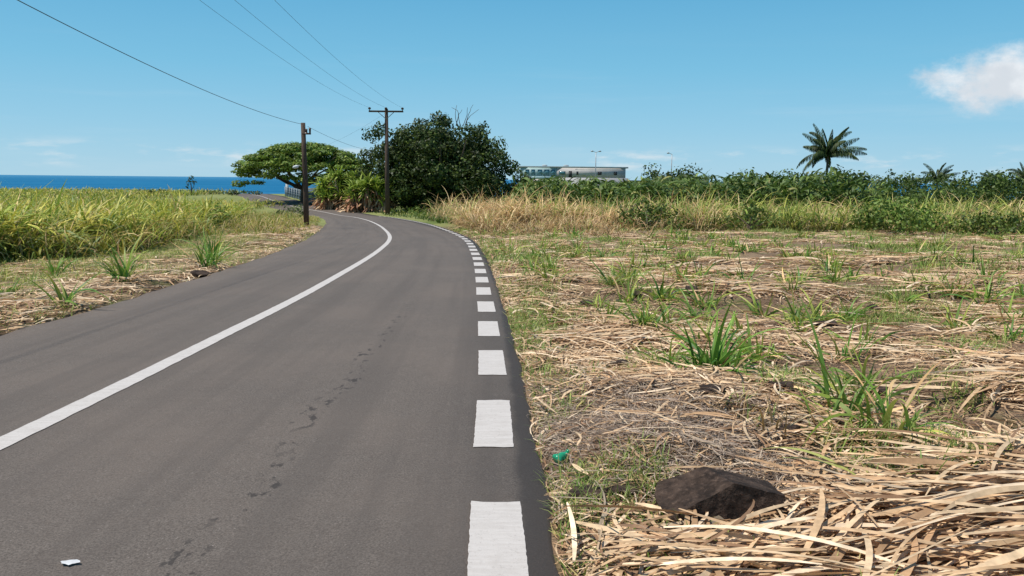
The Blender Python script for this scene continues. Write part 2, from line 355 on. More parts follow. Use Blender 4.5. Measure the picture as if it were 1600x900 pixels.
# low weeds
GR=[(.11,.18,.04),(.17,.23,.06),(.24,.27,.09),(.34,.29,.14)]
def tufts(gb,x,y,h,w,cols=GR,cw=(3,3,2,1.2),per=7,spread=.07,segs=3):
    n=len(x);X=np.repeat(x,per)+rng.normal(0,spread,n*per);Y=np.repeat(y,per)+rng.normal(0,spread,n*per)
    ok=(X>xr(Y)+.02)|(X<xl(Y)-.03);X,Y=X[ok],Y[ok];N_=len(X)
    P=np.stack([X,Y,ground(X,Y)-.005],1);col=pick(N_,cols,cw,.2)
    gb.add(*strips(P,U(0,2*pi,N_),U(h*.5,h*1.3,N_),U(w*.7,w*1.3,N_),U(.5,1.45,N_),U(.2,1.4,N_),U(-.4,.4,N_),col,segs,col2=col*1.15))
gb=GB()
x,y=samp(13000,2.3,14,xa,xb,.73,.8,4);tufts(gb,x,y,.14,.012)
x,y=samp(17000,14,50,xa,xb,.68,.35,4);tufts(gb,x,y,.26,.030,spread=.15)
n=520;y=U(2.3,30,n);x=xr(y)+np.abs(rng.normal(.12,.10,n));k=vn(x*1,y*1.1,5)>.42;tufts(gb,x[k],y[k],.10,.008)
n=190;tufts(gb,U(.22,.85,n),U(3.5,4.4,n),.12,.008)
n=170;tufts(gb,U(1.9,2.8,n),U(4.0,4.9,n),.15,.012)
n=170;tufts(gb,U(1.9,2.8,n),U(5.9,6.8,n),.15,.013)
n=110;tufts(gb,U(.12,.45,n),U(7,9.5,n),.10,.008)
n=240;tufts(gb,U(.1,.7,n),U(11,14,n),.15,.012)
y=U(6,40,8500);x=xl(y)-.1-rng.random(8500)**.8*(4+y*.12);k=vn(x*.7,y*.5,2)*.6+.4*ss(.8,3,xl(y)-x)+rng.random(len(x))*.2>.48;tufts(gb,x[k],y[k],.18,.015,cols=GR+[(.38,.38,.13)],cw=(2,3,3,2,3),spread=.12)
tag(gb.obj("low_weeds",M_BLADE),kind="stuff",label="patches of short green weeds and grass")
# ------------------------------------------------------------- left cane field
CANE=[(.31,.32,.06),(.21,.27,.05),(.12,.185,.035),(.44,.41,.12),(.40,.31,.15)]
def cane(gb,x,y,h,w,cols=CANE,cw=(4,4.5,2.8,2.4,1.3),segs=5,root=.45):
    n=len(x);z0=ground(x,y)+np.where(rng.random(n)<.6,U(0,root,n),0)*h;col=pick(n,cols,cw,.22)
    col=col*(.60+.50*ss(-.1,.7,z0-ground(x,y)))[:,None]  # shading low in the stand painted in: low-rooted leaves coloured darker
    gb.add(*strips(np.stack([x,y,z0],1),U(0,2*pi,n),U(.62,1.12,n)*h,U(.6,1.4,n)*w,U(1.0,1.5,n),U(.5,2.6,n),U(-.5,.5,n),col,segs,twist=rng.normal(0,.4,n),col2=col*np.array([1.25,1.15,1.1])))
gb=GB()
def cx(y): return np.interp(y,[0,20,24,30,42,60,90],[-11.4,-11.7,-12.2,-12.9,-15.5,-20,-30])
n=30000;y=17+48*rng.random(n)**1.35;b=cx(y);a=-(y*.74+3);x=b-(b-a)*rng.random(n)**1.2;k=(a<b);x,y=x[k],y[k]
k=vn(x*1.0,y*1.0,1)*.5+rng.random(len(x))*.7>.32;x,y=x[k],y[k]
hh=.92+.5*vn(x*.25,y*.25,3)+.4*vn(x*1.3,y*1.3,0)+.18*ss(24,40,y)
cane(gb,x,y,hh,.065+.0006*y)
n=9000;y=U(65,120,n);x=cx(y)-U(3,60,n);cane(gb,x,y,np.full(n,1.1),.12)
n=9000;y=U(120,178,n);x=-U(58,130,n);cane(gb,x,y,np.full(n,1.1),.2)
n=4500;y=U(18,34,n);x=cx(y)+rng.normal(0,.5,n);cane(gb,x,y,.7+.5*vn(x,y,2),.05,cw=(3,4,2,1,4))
n=900;y=U(17,60,n);x=cx(y)-U(.3,12,n);P=np.stack([x,y,ground(x,y)],1);col=pick(n,[(.22,.15,.07),(.3,.28,.1)])
gb.add(*strips(P,U(0,6.3,n),U(.7,1.0,n),np.full(n,.045),U(1.45,1.57,n),U(0,.1,n),U(0,.1,n),col,3,prof='litter'))
tag(gb.obj("sugarcane_field",M_BLADE),kind="stuff",label="dense standing sugarcane with yellow green arching leaves")
gb=GB()
n=6500;y=U(32,80,n);x=xl(y)-.5-rng.random(n)*(2.5+.06*y);k=vn(x*.6,y*.4,5)+rng.random(n)*.3>.5;x,y=x[k],y[k]
cane(gb,x,y,.35+.9*vn(x*.5,y*.3,4)*ss(.2,2.5,xl(y)-x),.045,cols=CANE+[(.45,.36,.2)],cw=(3,3,2,2,2,4),root=.2)
tag(gb.obj("verge_grass",M_BLADE),kind="stuff",label="yellowing tall grass between the road and the cane")
# ------------------------------------------------------------- right standing grass
gb=GB()
n=31000;y=45+30*rng.random(n)**1.8;x=xr(y)+1.5+(y*.72-xr(y)+4)*rng.random(n);front=45+3*vn(x*.3,1,1)+1.6*vn(x*1.2,2,2);k=y>front;x,y=x[k],y[k]
hh=(.80+1.4*vn(x*.35,y*.25,3)+.8*vn(x*1.5,y*1.5,1))*(.55+.45*ss(0,3,x-xr(y)))
c0=ss(17,5,x+rng.normal(0,3,len(x)))*.85+.45*(vn(x*.4,y*.2,5)>.52);d_=rng.random(len(x))<c0
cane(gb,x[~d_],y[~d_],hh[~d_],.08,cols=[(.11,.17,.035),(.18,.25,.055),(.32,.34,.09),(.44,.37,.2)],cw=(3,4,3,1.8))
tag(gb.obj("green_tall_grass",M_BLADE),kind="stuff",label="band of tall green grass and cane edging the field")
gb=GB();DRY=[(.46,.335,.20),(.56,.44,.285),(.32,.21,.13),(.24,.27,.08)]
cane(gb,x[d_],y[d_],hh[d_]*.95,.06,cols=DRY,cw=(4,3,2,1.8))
n=7500;y=U(36,50,n);x=xr(y)+.8+np.abs(rng.normal(0,3.6,n));cane(gb,x,y,(.3+1.8*vn(x*1.1,y*.6,2)**1.3)*ss(34,44,y),.055,cols=DRY,cw=(4,3,2,1.7))
tag(gb.obj("dry_tall_grass",M_BLADE),kind="stuff",label="straw coloured dry reeds standing beside the road")
gb=GB()
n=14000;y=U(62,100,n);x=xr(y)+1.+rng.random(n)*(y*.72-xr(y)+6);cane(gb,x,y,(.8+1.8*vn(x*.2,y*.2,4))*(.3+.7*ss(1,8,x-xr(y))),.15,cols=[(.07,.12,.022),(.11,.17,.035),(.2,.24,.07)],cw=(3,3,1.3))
tag(gb.obj("rough_pasture",M_BLADE),kind="stuff",label="overgrown green pasture behind the reeds")
gb=GB();n=8500;x=U(0,40,n);y=U(84,106,n)
st=U(.8,4.6,n)*(.86+.14*ss(12,26,x)-.1*ss(35,40,x));P=np.stack([x,y,ground(x,y)+st*(.70+.44*vn(x*.4,y*.1,2))],1);col=pick(n,[(.045,.085,.017),(.08,.135,.028),(.15,.21,.05),(.27,.28,.10)],(4,4,1.8,.5),.25)
gb.add(*strips(P,U(0,6.3,n),U(.9,1.8,n),U(.18,.34,n),U(.5,1.4,n),U(.8,2.2,n),U(-.3,.3,n),col,5,twist=rng.normal(0,.5,n),prof='ban'))
tag(gb.obj("banana_thicket",M_LEAF),kind="stuff",label="dense thicket of broad green banana leaves")
gb=GB();cs=[];rs=[]
for i in range(900):
    xx=random.uniform(28,118);yy=random.uniform(90,125);r=random.uniform(.7,1.6);hgt=4.6-.009*max(0,xx-36)+.7*math.sin(xx*.35)+.5*math.sin(xx*1.1+yy)
    cs.append((xx,yy,float(ground(xx,yy))+random.uniform(.3,max(.8,hgt))));rs.append(r)
for i in range(90):
    xx=random.uniform(-2,30);yy=random.uniform(108,125);r=random.uniform(1,1.7);cs.append((xx,yy,float(ground(xx,yy))+random.uniform(.4,2.9)));rs.append(r)
blob_leaves(gb,cs,rs,60,.38,[(.040,.07,.017),(.07,.115,.025),(.13,.18,.04)],(3,3,1.4),.8)
tag(gb.obj("hedgerow",M_LEAF),kind="stuff",label="tangled green hedgerow across the rise")
gb=GB();cs=[];rs=[]
for i in range(40):
    xx=random.uniform(-72,-50);yy=random.uniform(152,166);cs.append((xx,yy,float(base(yy))+random.uniform(-.1,.7)));rs.append(random.uniform(.4,.9))
blob_leaves(gb,cs,rs,60,.4,[(.04,.06,.02),(.08,.11,.03)],None,.7)
tag(gb.obj("distant_scrub",M_LEAF),kind="stuff",label="low dark scrub at the edge of the plateau")
# ------------------------------------------------------------- trees
def limb(p0,p1,r0,r1,gb,k=6,bow=.4):
    p0=np.array(p0,float);p1=np.array(p1,float);P=[]
    off=rng.normal(0,bow,3)
    for i in range(k+1):
        t=i/k;P.append(p0*(1-t)+p1*t+off*math.sin(pi*t)+rng.normal(0,bow*.08,3))
    tube(P,np.linspace(r0,r1,k+1),8,gb,(1,1,1),False)
def make_tree(name,loc,label,cat,cs,rs,per,size,cols,w,flat,trunk,limbs,var=.3,lift=0):
    e=empty(name,loc,label=label,cat=cat)
    g=GB();P=[(0,0,-.2)]+trunk[0];tube(P,trunk[1],12,g,(1,1,1),False)
    for a in limbs: limb(*a,g)
    part("trunk",g,M_BARK,e,True)
    g=GB();blob_leaves(g,cs,rs,per,size,cols,w,flat,var,lift);part("crown",g,M_LEAF,e);return e
TY=104.5;bz=float(base(TY));cs=[];rs=[];SC=1.06
lobes=[((-5.8,1,6.8),4.2),((-1.0,1,8.7),3.7),((2.8,0,8.5),3.6),((6.0,0,5.8),4.0),((-7.0,1.5,4.0),3.7),((0,-3,4.8),4.6),((8.6,-1,2.8),3.0),((4.5,-3,2.4),3.2),((-3.4,-2,2.4),3.2),((10.9,-1,1.6),1.8),((0,3,6),4.4)]
for (lc,lr) in lobes:
    for i in range(int(lr*lr*1.9)):
        v=rng.normal(size=3);v/=np.linalg.norm(v);f=random.uniform(.6,.9)
        z=lc[2]+v[2]*lr*f*.95
        if z<.2: continue
        cs.append(((lc[0]+v[0]*lr*f)*SC,lc[1]+v[1]*lr*f,z*SC));rs.append(random.uniform(.8,1.45))
for i in range(180):
    v=rng.normal(size=3);v/=np.linalg.norm(v);f=random.random()**.4*.84
    z=4.8+v[2]*6.2*f
    cs.append((v[0]*9.4*f*SC,v[1]*5.5*f,max(.6,z*SC)));rs.append(random.uniform(1.2,1.9))
lm=[((0,0,1.6),(5*math.cos(a),5*math.sin(a),5+random.uniform(0,4)),.35,.06) for a in np.linspace(0,5.5,9)]
lm+=[((2.0+.3*i,0,11),(1.4+.7*i,random.uniform(-.5,.5),13.3+.35*math.sin(i*2)),.05,.02) for i in range(6)]
make_tree("tree",(-9.4,TY,bz),"large dense dark green round tree beside the road bend","tree",cs,rs,100,.37,[(.026,.046,.012),(.046,.074,.017),(.10,.14,.03)],(4,4,1.6),.8,([(0,0,.6),(.1,0,1.6),(.2,.1,4),(.1,0,7)],[.75,.6,.5,.4,.2]),lm,.3)
bz=float(base(126));cs=[];rs=[]
for i in range(330):
    a=random.uniform(0,2*pi);r=math.sqrt(random.random())*10.0;z=9.0-3.4*(r/9.8)**2-random.choice([0,0,.9,1.8,2.6])*random.uniform(.8,1.1)
    cs.append((r*math.cos(a)+.4,r*math.sin(a)*.9,z));rs.append(random.uniform(.8,1.5))
lm=[((0,0,2.2),(7.6*math.cos(a)+.8,7*math.sin(a),6.0+random.uniform(0,1.4)),.24,.05) for a in np.linspace(.3,6.2,10)]
make_tree("tree",(-33.0,126,bz),"wide flat topped green umbrella shaped tree with layered branches","tree",cs,rs,90,.4,[(.07,.13,.02),(.12,.195,.03),(.21,.27,.05)],(3,4,2.2),.36,([(0,0,.6),(.1,.1,1.6),(.2,0,3),(.1,0,5)],[.42,.36,.32,.24,.12]),lm,.3,.6)
def bush(x,y,w,h,label,cols,n=26,cat="bush",size=.2,per=130,name="bush",flat=.85):
    z=float(ground(x,y));cs=[];rs=[]
    for i in range(n):
        a=random.uniform(0,2*pi);r=math.sqrt(random.random())
        zz=h*(.25+.6*random.random())*(1-.45*r*r)
        cs.append((r*math.cos(a)*w*.42,r*math.sin(a)*w*.35,zz));rs.append(random.uniform(.13,.24)*max(w*.7,h))
    lm=[((0,0,.1),(w*.3*math.cos(a),w*.3*math.sin(a),h*.6),.05*h*.4,.01,) for a in np.linspace(0,5.2,5)]
    return make_tree(name,(x,y,z),label,cat,cs,rs,per,size,cols,None,flat,([(0,0,h*.2),(0,0,h*.4)],[.06*h,.05*h,.03*h]),lm)
DG=[(.05,.08,.018),(.08,.125,.022),(.12,.18,.035)];LG=[(.06,.12,.02),(.12,.19,.035),(.17,.24,.05)]
DK=[(.03,.05,.013),(.05,.08,.018),(.085,.125,.028)]
bush(7.7,46.0,4.4,2.1,"dark green leafy bush among the tall grass",DG,22)
bush(13.9,46.8,3.8,1.9,"dark green leafy bush among the tall grass",DG,20)
bush(22.6,46.5,6,1.8,"low spreading green bush at the field edge",LG)
bush(27.5,45.5,4.5,1.5,"low spreading green bush at the field edge",DG)
bush(25.4,120,7,8.0,"rounded dark tree rising above the banana thicket",DK,34,"tree",.4,40,"tree")
bush(20.6,118,5,6.6,"rounded dark tree rising above the banana thicket",DK,24,"tree",.4,40,"tree")
bush(34,118,7,6.6,"rounded green tree in the hedgerow",DG,24,"tree",.4,34,"tree")
bush(42,114,6,5.6,"rounded green tree in the hedgerow",LG,24,"tree",.4,34,"tree")
bush(9,66,5,2.4,"green shrub with pale tips in the pasture",[(.08,.14,.03),(.16,.22,.06)])
bush(0.4,90,5,3.4,"green shrub growing at the edge of the tree shade",DG,26,"bush",.3,70)
bush(-18.8,68,3,1.5,"grey green shrub on the grassy verge",[(.10,.13,.05),(.18,.2,.08)])
bush(-16.0,42,2.6,1.5,"green shrub beside the cane field",LG,16)
e=empty("tree",(-60.,150,float(base(150))),label="small spindly tree standing on the skyline",cat="tree")
g=GB();tube([(0,0,-.1),(.1,0,1.2),(0,0,2.4)],[.14,.11,.08],8,g);tube([(.05,0,1.0),(.5,0,1.6),(.7,0,2.2)],[.07,.06,.04],8,g);part("trunk",g,M_BARK,e,True)
g=GB();blob_leaves(g,[(0,0,2.9),(.7,0,2.5),(-.5,0,2.4),(.2,0,3.3),(-.6,0,1.6)],[.6,.5,.45,.4,.35],90,.35,[(.03,.05,.015),(.05,.08,.02)]);part("crown",g,M_LEAF,e)
def strap(x0,y0,wd,ht,label,nros,greens,dryf):
    e=empty("shrub",(x0,y0,float(base(y0))),label=label,cat="shrub")
    g=GB();heads=[]
    for i in range(nros):
        xx=random.uniform(-1,1);top=(xx*wd,random.uniform(-1.6,1.2),ht*(1-.4*xx*xx)*random.uniform(.25,1.0))
        limb((xx*wd*.7,top[1]*.6,-.1),top,.08,.04,g,4,.15);heads.append(top)
    part("trunk",g,M_BARK,e,True)
    g=GB()
    for hx,hy,hz in heads:
        n=34;isd=rng.random(n)<(dryf if hz<ht*.55 else dryf*.25)
        col=np.where(isd[:,None],pick(n,[(.42,.26,.15),(.36,.19,.12),(.52,.38,.24)]),pick(n,greens))
        P=np.tile(np.array([hx,hy,hz]),(n,1))+rng.normal(0,.12,(n,3))-np.array([0,0,1.0])*(isd*U(.1,1.0,n))[:,None]
        g.add(*strips(P,U(0,6.3,n),U(1.1,2.1,n),U(.15,.26,n),np.where(isd,U(-1.2,.2,n),U(.1,1.5,n)),U(.2,1.2,n),U(-.3,.3,n),col,4,prof='litter',twist=rng.normal(0,.4,n)))
    part("crown",g,M_LEAF,e)
YGN=[(.20,.29,.04),(.31,.39,.08),(.12,.19,.028)]
strap(-22.4,108.0,3.9,4.6,"tall strappy leaved yellow green shrub beside the road bend",66,YGN,.5)
strap(-18.0,101.5,2.7,3.6,"reddish brown dry strappy shrub beside the road bend",46,YGN,.92)
def palm(x,y,zc,rad,label,nf=22,lean=.3):
    z=float(ground(x,y));e=empty("palm_tree",(x,y,z),label=label,cat="palm tree",group="palm trees above the hedgerow")
    H=zc-z;g=GB();k=10;P=[(lean*math.sin(i/k*2),0,-.2+(H+.2)*i/k) for i in range(k+1)]
    tube(P,[.24-.09*i/k+(.012 if i%2 else 0) for i in range(k+1)],10,g,(1,1,1),False);part("trunk",g,M_BARK,e,True)
    g=GB();top=np.array(P[-1])
    for f in range(nf):
        az=2*pi*f*.381966+random.uniform(-.35,.35);e0=1.5-1.6*(f/nf)+random.uniform(-.2,.2);bend=random.uniform(.6,1.5)
        Lf=rad*random.uniform(.7,1.15);S=12;p=top.copy();pts=[p.copy()]
        for s in range(S):
            a=e0-bend*(s/S)**1.3;p=p+np.array([math.cos(a)*math.cos(az)+.10*(s/S),math.cos(a)*math.sin(az),math.sin(a)])*Lf/S;pts.append(p.copy())
        tube(pts,np.linspace(.05,.012,S+1),4,g,(.16,.18,.06),False)
        pts=np.array(pts);m_=52;tt=np.repeat(np.linspace(.08,1,m_),2);PP=np.stack([np.interp(tt*S,np.arange(S+1),pts[:,c]) for c in range(3)],1)
        sd=np.tile([1,-1],m_);ll=rad*.20*np.sin(pi*np.clip(tt*.8+.15,0,1))**.8+.08
        col=pick(2*m_,[(.03,.055,.015),(.055,.09,.022),(.022,.038,.011)])
        g.add(*strips(PP,az+sd*(1.1-.45*tt),ll,np.full(2*m_,rad*.018),np.full(2*m_,-.5)-.5*rng.random(2*m_),np.full(2*m_,.9),np.zeros(2*m_),col,3,prof='litter',twist=rng.normal(0,.3,2*m_)))
    part("crown",g,M_LEAF,e);return e
palm(46.3,120,5.7,5.0,"tall palm with drooping feathery fronds above the hedge",26)
palm(67,128,2.2,3.1,"low palm poking out of the hedge",20)
palm(76,128,1.8,2.6,"low palm poking out of the hedge",18)
palm(80.3,127,2.4,3.1,"low palm poking out of the hedge",20)
# ------------------------------------------------------------- poles and wires
def cyl(g,x,y,z0,z1,r0,r1=None,n=10): tube([(x,y,z0),(x,y,z1)],[r0,r0 if r1 is None else r1],n,g)
p1=(-12.3,47.7,float(base(47.7))-.05)
e=empty("utility_pole",p1,label="weathered wooden telephone pole on the road verge",cat="utility pole")
g=GB();tube([(0,0,-.3),(.02,0,2),(-.01,0,4),(-.04,0,6.2)],[.17,.16,.15,.13],12,g);part("post",g,M_POLE,e,True)
g=GB();box(g,-.05,.45,-.22,-.14,5.52,5.62);cyl(g,.4,-.18,5.62,5.9,.05,.07);cyl(g,.2,-.18,5.62,5.85,.05,.06);part("insulator_bracket",g,M_PORC,e)
g=GB();tube([(-.1,0,3.6),(-.25,-.1,3.72),(-.4,-.15,3.7)],[.03,.03,.03],8,g);part("arm",g,M_METAL,e,True)
g=GB();tube([(-.32,-.13,3.68),(-.42,-.16,3.66),(-.58,-.2,3.62),(-.66,-.22,3.6)],[.05,.10,.09,.03],10,g);part("lamp_head",g,M_WALLW,e,True)
p2=(-14.75,94.5,float(base(94.5))-.05);H2=12.3
e=empty("utility_pole",p2,label="tall wooden electricity pole with a crossarm beside the dark tree",cat="utility pole")
g=GB();tube([(0,0,-.3),(0,0,5),(0,0,H2)],[.29,.25,.19],12,g);part("post",g,M_POLE,e,True)
g=GB();box(g,-2.0,2.0,-.34,-.20,H2-.42,H2-.22);part("crossarm",g,M_POLE,e,bevel=.02)
g=GB();tube([(-.9,-.27,H2-.42),(0,-.24,H2-1.2)],[.04,.04],6,g);tube([(.9,-.27,H2-.42),(0,-.24,H2-1.2)],[.04,.04],6,g);part("brace",g,M_METAL,e)
for dx in(-1.9,0,1.9):
    g=GB();tube([(0,0,0),(0,0,.12),(0,0,.14),(0,0,.24),(0,0,.26),(0,0,.36)],[.04,.05,.17,.14,.18,.07],10,g);part("insulator",g,M_PORC,e,True,(dx,-.27,H2-.22))
def wire(a,b,sag,r,label):
    a=np.array(a,float);b=np.array(b,float);k=40;P=[]
    for i in range(k+1):
        t=i/k;p=a*(1-t)+b*t;p[2]-=4*sag*t*(1-t);P.append(p-a)
    g=GB();tube(P,[r]*(k+1),5,g,(1,1,1),False);o=g.obj("overhead_wire",M_WIRE,True);o.location=a;tag(o,label=label,cat="wire",group="overhead wires strung between poles")
zt=p2[2]+H2+.1
for dx,xe in((-1.9,-12.6),(0,-11.2),(1.9,-9.4)):
    wire((p2[0]+dx,94.25,zt),(xe,-10,12.9),1.85,.008,"thin electricity wire running to the crossarm pole")
wire((-12.3,47.6,p1[2]+6.1),(-9.9,-3,7.5),1.0,.011,"thin telephone wire running to the wooden pole")
wire((-12.1,47.8,p1[2]+6.0),(p2[0],p2[1]-.2,4.7),.5,.010,"thin telephone wire linking the two poles")
wire((-14.9,94.5,zt-.6),(-45,160,6.0),1.2,.008,"thin wire leading on over the trees")
# ------------------------------------------------------------- building
by=150.;bz=float(base(150))
e=empty("building",(11.6,by,bz),label="long low two storey pale concrete building with flat roof",cat="building")
X=lambda u:(u-800)/1250*by-11.6
Z=lambda v:1.5-(v-282.5)/1250*by-bz
g=GB();box(g,X(867.5),X(974),0,11,Z(279),Z(264));box(g,X(812),X(978),-.06,11.2,-.6,Z(279)+.003);part("wall",g,M_WALL,e)
g=GB();box(g,X(812),X(867.4),.05,11,Z(279)+.01,Z(264));part("recessed_wall",g,M_WALLB,e)
g=GB();box(g,X(808),X(978),-.15,11.6,Z(264)+.003,Z(261.8));part("roof",g,M_ROOF,e,bevel=.03)
g=GB();box(g,X(812),X(868),-.45,-.35,Z(281.5),Z(277.5));box(g,X(812),X(868),-.352,-.062,Z(281.5),Z(280.5));part("balcony",g,M_WALLB,e)
for a,b in((819,825),(828,834),(838,845),(848,856),(859,865)):
    g=GB();box(g,X(a),X(b),-.02,.048,Z(276),Z(267));part("window",g,M_GLASS,e)
for a,b in((871,881),(898,901),(931,937),(956,961)):
    g=GB();box(g,X(a),X(b),-.05,-.002,Z(274.5),Z(269.5));part("window",g,M_DARK if a!=871 else M_GLASS,e)
for a,b in((830,845),(860,872),(905,915),(940,955)):
    g=GB();box(g,X(a),X(b),-.12,-.062,Z(289),Z(284));part("window",g,M_DARK,e)
g=GB();box(g,X(886),X(891),-.05,-.002,Z(279)+.01,Z(269));part("door",g,M_DARK,e)
g=GB();box(g,X(896),X(973),-.06,-.003,Z(266.5),Z(265.6));part("string_course",g,M_WALLW,e)
for u in(850,884):
    g=GB();tube([(X(u),4,Z(262)),(X(u),4,Z(259.5)),(X(u),4,Z(258.8))],[.5,.5,.2],12,g);part("water_tank",g,M_ROOF,e,True)
e=empty("shed",(23.8,by-6,bz),label="low shed with dark flat roof beside the building",cat="shed")
g=GB();box(g,-2.2,2.6,0,5,-.2,3.2);part("wall",g,M_WALL,e)
g=GB();box(g,-2.6,3.0,-.5,5.4,3.2,3.6);part("roof",g,M_DARK,e,bevel=.02)
g=GB();box(g,-1.6,.2,-.05,-.001,.2,2.1);part("door",g,M_DARK,e)
def lamp_post(x,y,ztop,arms,label):
    z=float(base(y));e=empty("street_lamp",(x,y,z),label=label,cat="street lamp",group="lamp posts by the building");H=ztop-z
    g=GB();tube([(0,0,-.2),(0,0,H*.5),(0,0,H)],[.12,.09,.06],10,g);part("post",g,M_METAL,e,True)
    for s in arms:
        g=GB();tube([(0,0,H-.1),(s*.3,0,H+.08),(s*.55,0,H+.15)],[.04,.04,.035],6,g);part("arm",g,M_METAL,e,True)
        g=GB();tube([(s*.45,0,H+.13),(s*.6,0,H+.17),(s*.85,0,H+.16),(s*.95,0,H+.12)],[.06,.13,.11,.04],8,g);part("lamp_head",g,M_METAL,e,True)
lamp_post(14.9,146,6.5,(1,-1),"slim grey twin headed lamp post behind the building")
lamp_post(28.6,146,6.3,(-1,),"slim grey single headed lamp post above the hedge")
# fence beside the far road
iA=int(np.searchsorted(path[:,1],107));iB=int(np.searchsorted(path[:,1],152))
fp=[path[i]+nrm[i]*(offR[i]+.5) for i in range(iA,iB,6)]
o0=np.array([fp[0][0],fp[0][1],float(base(fp[0][1]))]);e=empty("fence",tuple(o0),label="blue grey railing running along the far road",cat="fence")
def fz(p,h): return np.array([p[0],p[1],float(base(p[1]))+h])-o0
for h in(.8,1.2,1.6):
    g=GB();tube([fz(p,h) for p in fp],[.05]*len(fp),6,g);part("rail",g,M_FENCE,e)
for p in fp[::2]:
    g=GB();q=fz(p,0);tube([q+np.array([0,0,-.2]),q+np.array([0,0,1.75])],[.08,.08],6,g);part("post",g,M_ROOF,e)
g=GB()
for a,b in zip(fp[:-1],fp[1:]):
    V=np.array([fz(a,-.1),fz(b,-.1),fz(b,1.45),fz(a,1.45)]);V[:,0]+=.12;g.add(V,np.array([(0,1,2,3)]),np.ones((4,3)))
part("panel",g,M_FENCE,e)
e=empty("garden_wall",(-40.5,152,float(base(152))),label="low grey wall with pillars under the umbrella tree",cat="wall")
g=GB();box(g,-2.2,9,0,.25,-.3,1.6);part("wall",g,M_FENCE,e)
for xx in(-2.4,.8,4.0,7.2):
    g=GB();box(g,xx,xx+.45,-.1,.36,-.3,2.3);part("pillar",g,M_ROOF,e)
# ------------------------------------------------------------- rocks
def rock(x,y,w,dp,h,label,seed,ang=0,sink=.25,planes=None,amp=1.0):
    bm=bmesh.new();bmesh.ops.create_icosphere(bm,subdivisions=5 if planes else 3,radius=1)
    r=random.Random(seed);pl=[]
    if planes: pl=[(Vector(v).normalized(),d_) for v,d_ in planes]
    else:
        for i in range(11):
            v=Vector((r.gauss(0,1),r.gauss(0,1),r.gauss(0,1))).normalized();pl.append((v,r.uniform(.5,.8)))
        pl.append((Vector((0,0,1)),.6))
    for v in bm.verts:
        c=v.co.copy()*(1.0 if not planes else 1.45)
        for it in range(5):
            for nn,dd in pl:
                q=c.dot(nn)
                if q>dd: c-=nn*(q-dd)*.98
        nz=mnoise.noise(c*2.3+Vector((seed,0,0)))*.10+mnoise.noise(c*7+Vector((seed,3,0)))*.05+mnoise.noise(c*16)*.025
        c*=1+nz*amp;v.co=Vector((c.x*w*.62,c.y*dp*.62,c.z*h*.8))
    bmesh.ops.rotate(bm,verts=bm.verts,matrix=Matrix.Rotation(ang,3,'Z'))
    me=bpy.data.meshes.new("rock");bm.to_mesh(me);bm.free();me.materials.append(M_ROCK)
    o=link(bpy.data.objects.new("rock",me));o.location=(x,y,float(ground(x,y))+h*(.5-sink));tag(o,label=label,cat="rock",group="basalt rocks in the mulch");return o
o=rock(1.05,3.66,.40,.36,.26,"large angular dark brown basalt rock lying in dry mulch",3,.1,.34,
  [((.0,-1,.25),.58),((-.15,.1,1),.60),((1,0,.05),.82),((-1,-.1,.9),.66),((0,1,.1),.6),((0,0,-1),.6)],.5);o.rotation_euler=(.0,.38,0)
for k,(x,y,w,h) in enumerate([(2.05,5.9,.2,.12),(1.0,7.35,.22,.12),(.6,7.2,.2,.10),(1.5,5.75,.26,.09),(3.0,13.4,.32,.22),(1.15,11.9,.3,.13),(3.95,9.9,.3,.10),(2.2,5.2,.22,.11),(2.9,6.2,.2,.10),(1.75,4.9,.18,.09),(5.5,12.0,.25,.12),(.42,3.95,.22,.07),(.6,3.95,.2,.06),(2.05,13.0,.22,.12)]):
    rock(x,y,w,w*.8,h,"small dark basalt stone half buried in mulch",10+k,k*1.1,.30)
rock(-6.35,16.1,.34,.25,.18,"dark stone at the edge of the asphalt",40,.2)
# ------------------------------------------------------------- individual shoots
def shoot(x,y,h,nb,spread,label,cols,dry=.15,w=.02,upr=1.15,name="sugarcane_shoot"):
    z=float(ground(x,y));n=nb;g=GB()
    a=U(0,6.3,n);r=np.minimum(np.abs(rng.normal(0,spread,n)),spread*1.6);isd=rng.random(n)<dry
    col=pick(n,cols,None,.22);
    if isd.any(): col[isd]=pick(int(isd.sum()),STR[:4],None,.2)
    P=np.stack([r*np.cos(a),r*np.sin(a),np.zeros(n)-.02],1)
    for i in range(n): P[i,2]+=float(ground(x+P[i,0],y+P[i,1]))-z
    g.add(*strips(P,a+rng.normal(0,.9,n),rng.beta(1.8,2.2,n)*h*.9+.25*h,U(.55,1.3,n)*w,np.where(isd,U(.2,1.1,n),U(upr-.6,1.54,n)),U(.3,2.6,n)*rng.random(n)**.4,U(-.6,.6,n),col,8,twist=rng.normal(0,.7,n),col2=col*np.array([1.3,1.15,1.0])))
    o=g.obj(name,M_BLADE);o.location=(x,y,z);return tag(o,label=label,cat="sugarcane plant",group="young cane shoots resprouting")
GS=[(.05,.14,.025),(.09,.20,.035),(.13,.25,.05)];YG=[(.17,.25,.05),(.25,.30,.08),(.10,.18,.04)]
shoot(1.76,6.8,.74,120,.15,"bushy bright green cane shoot sprouting from mulch",GS,.05,.040,1.15)
shoot(1.45,7.3,.5,40,.10,"small green cane shoot in dry mulch",YG,.25,.028)
shoot(2.45,4.95,.72,44,.12,"tall pale green cane shoot among stubble",YG+GS,.3,.036,1.2)
shoot(2.42,5.55,.90,34,.09,"tall pale green cane shoot among stubble",YG+GS,.25,.038,1.35)
shoot(2.15,5.15,.5,46,.14,"half dry cane shoot with dark stubble",YG,.5,.022)
shoot(1.68,4.9,.42,36,.1,"half dry cane shoot with dark stubble",[(.12,.09,.05),(.22,.15,.08)],.5,.014)
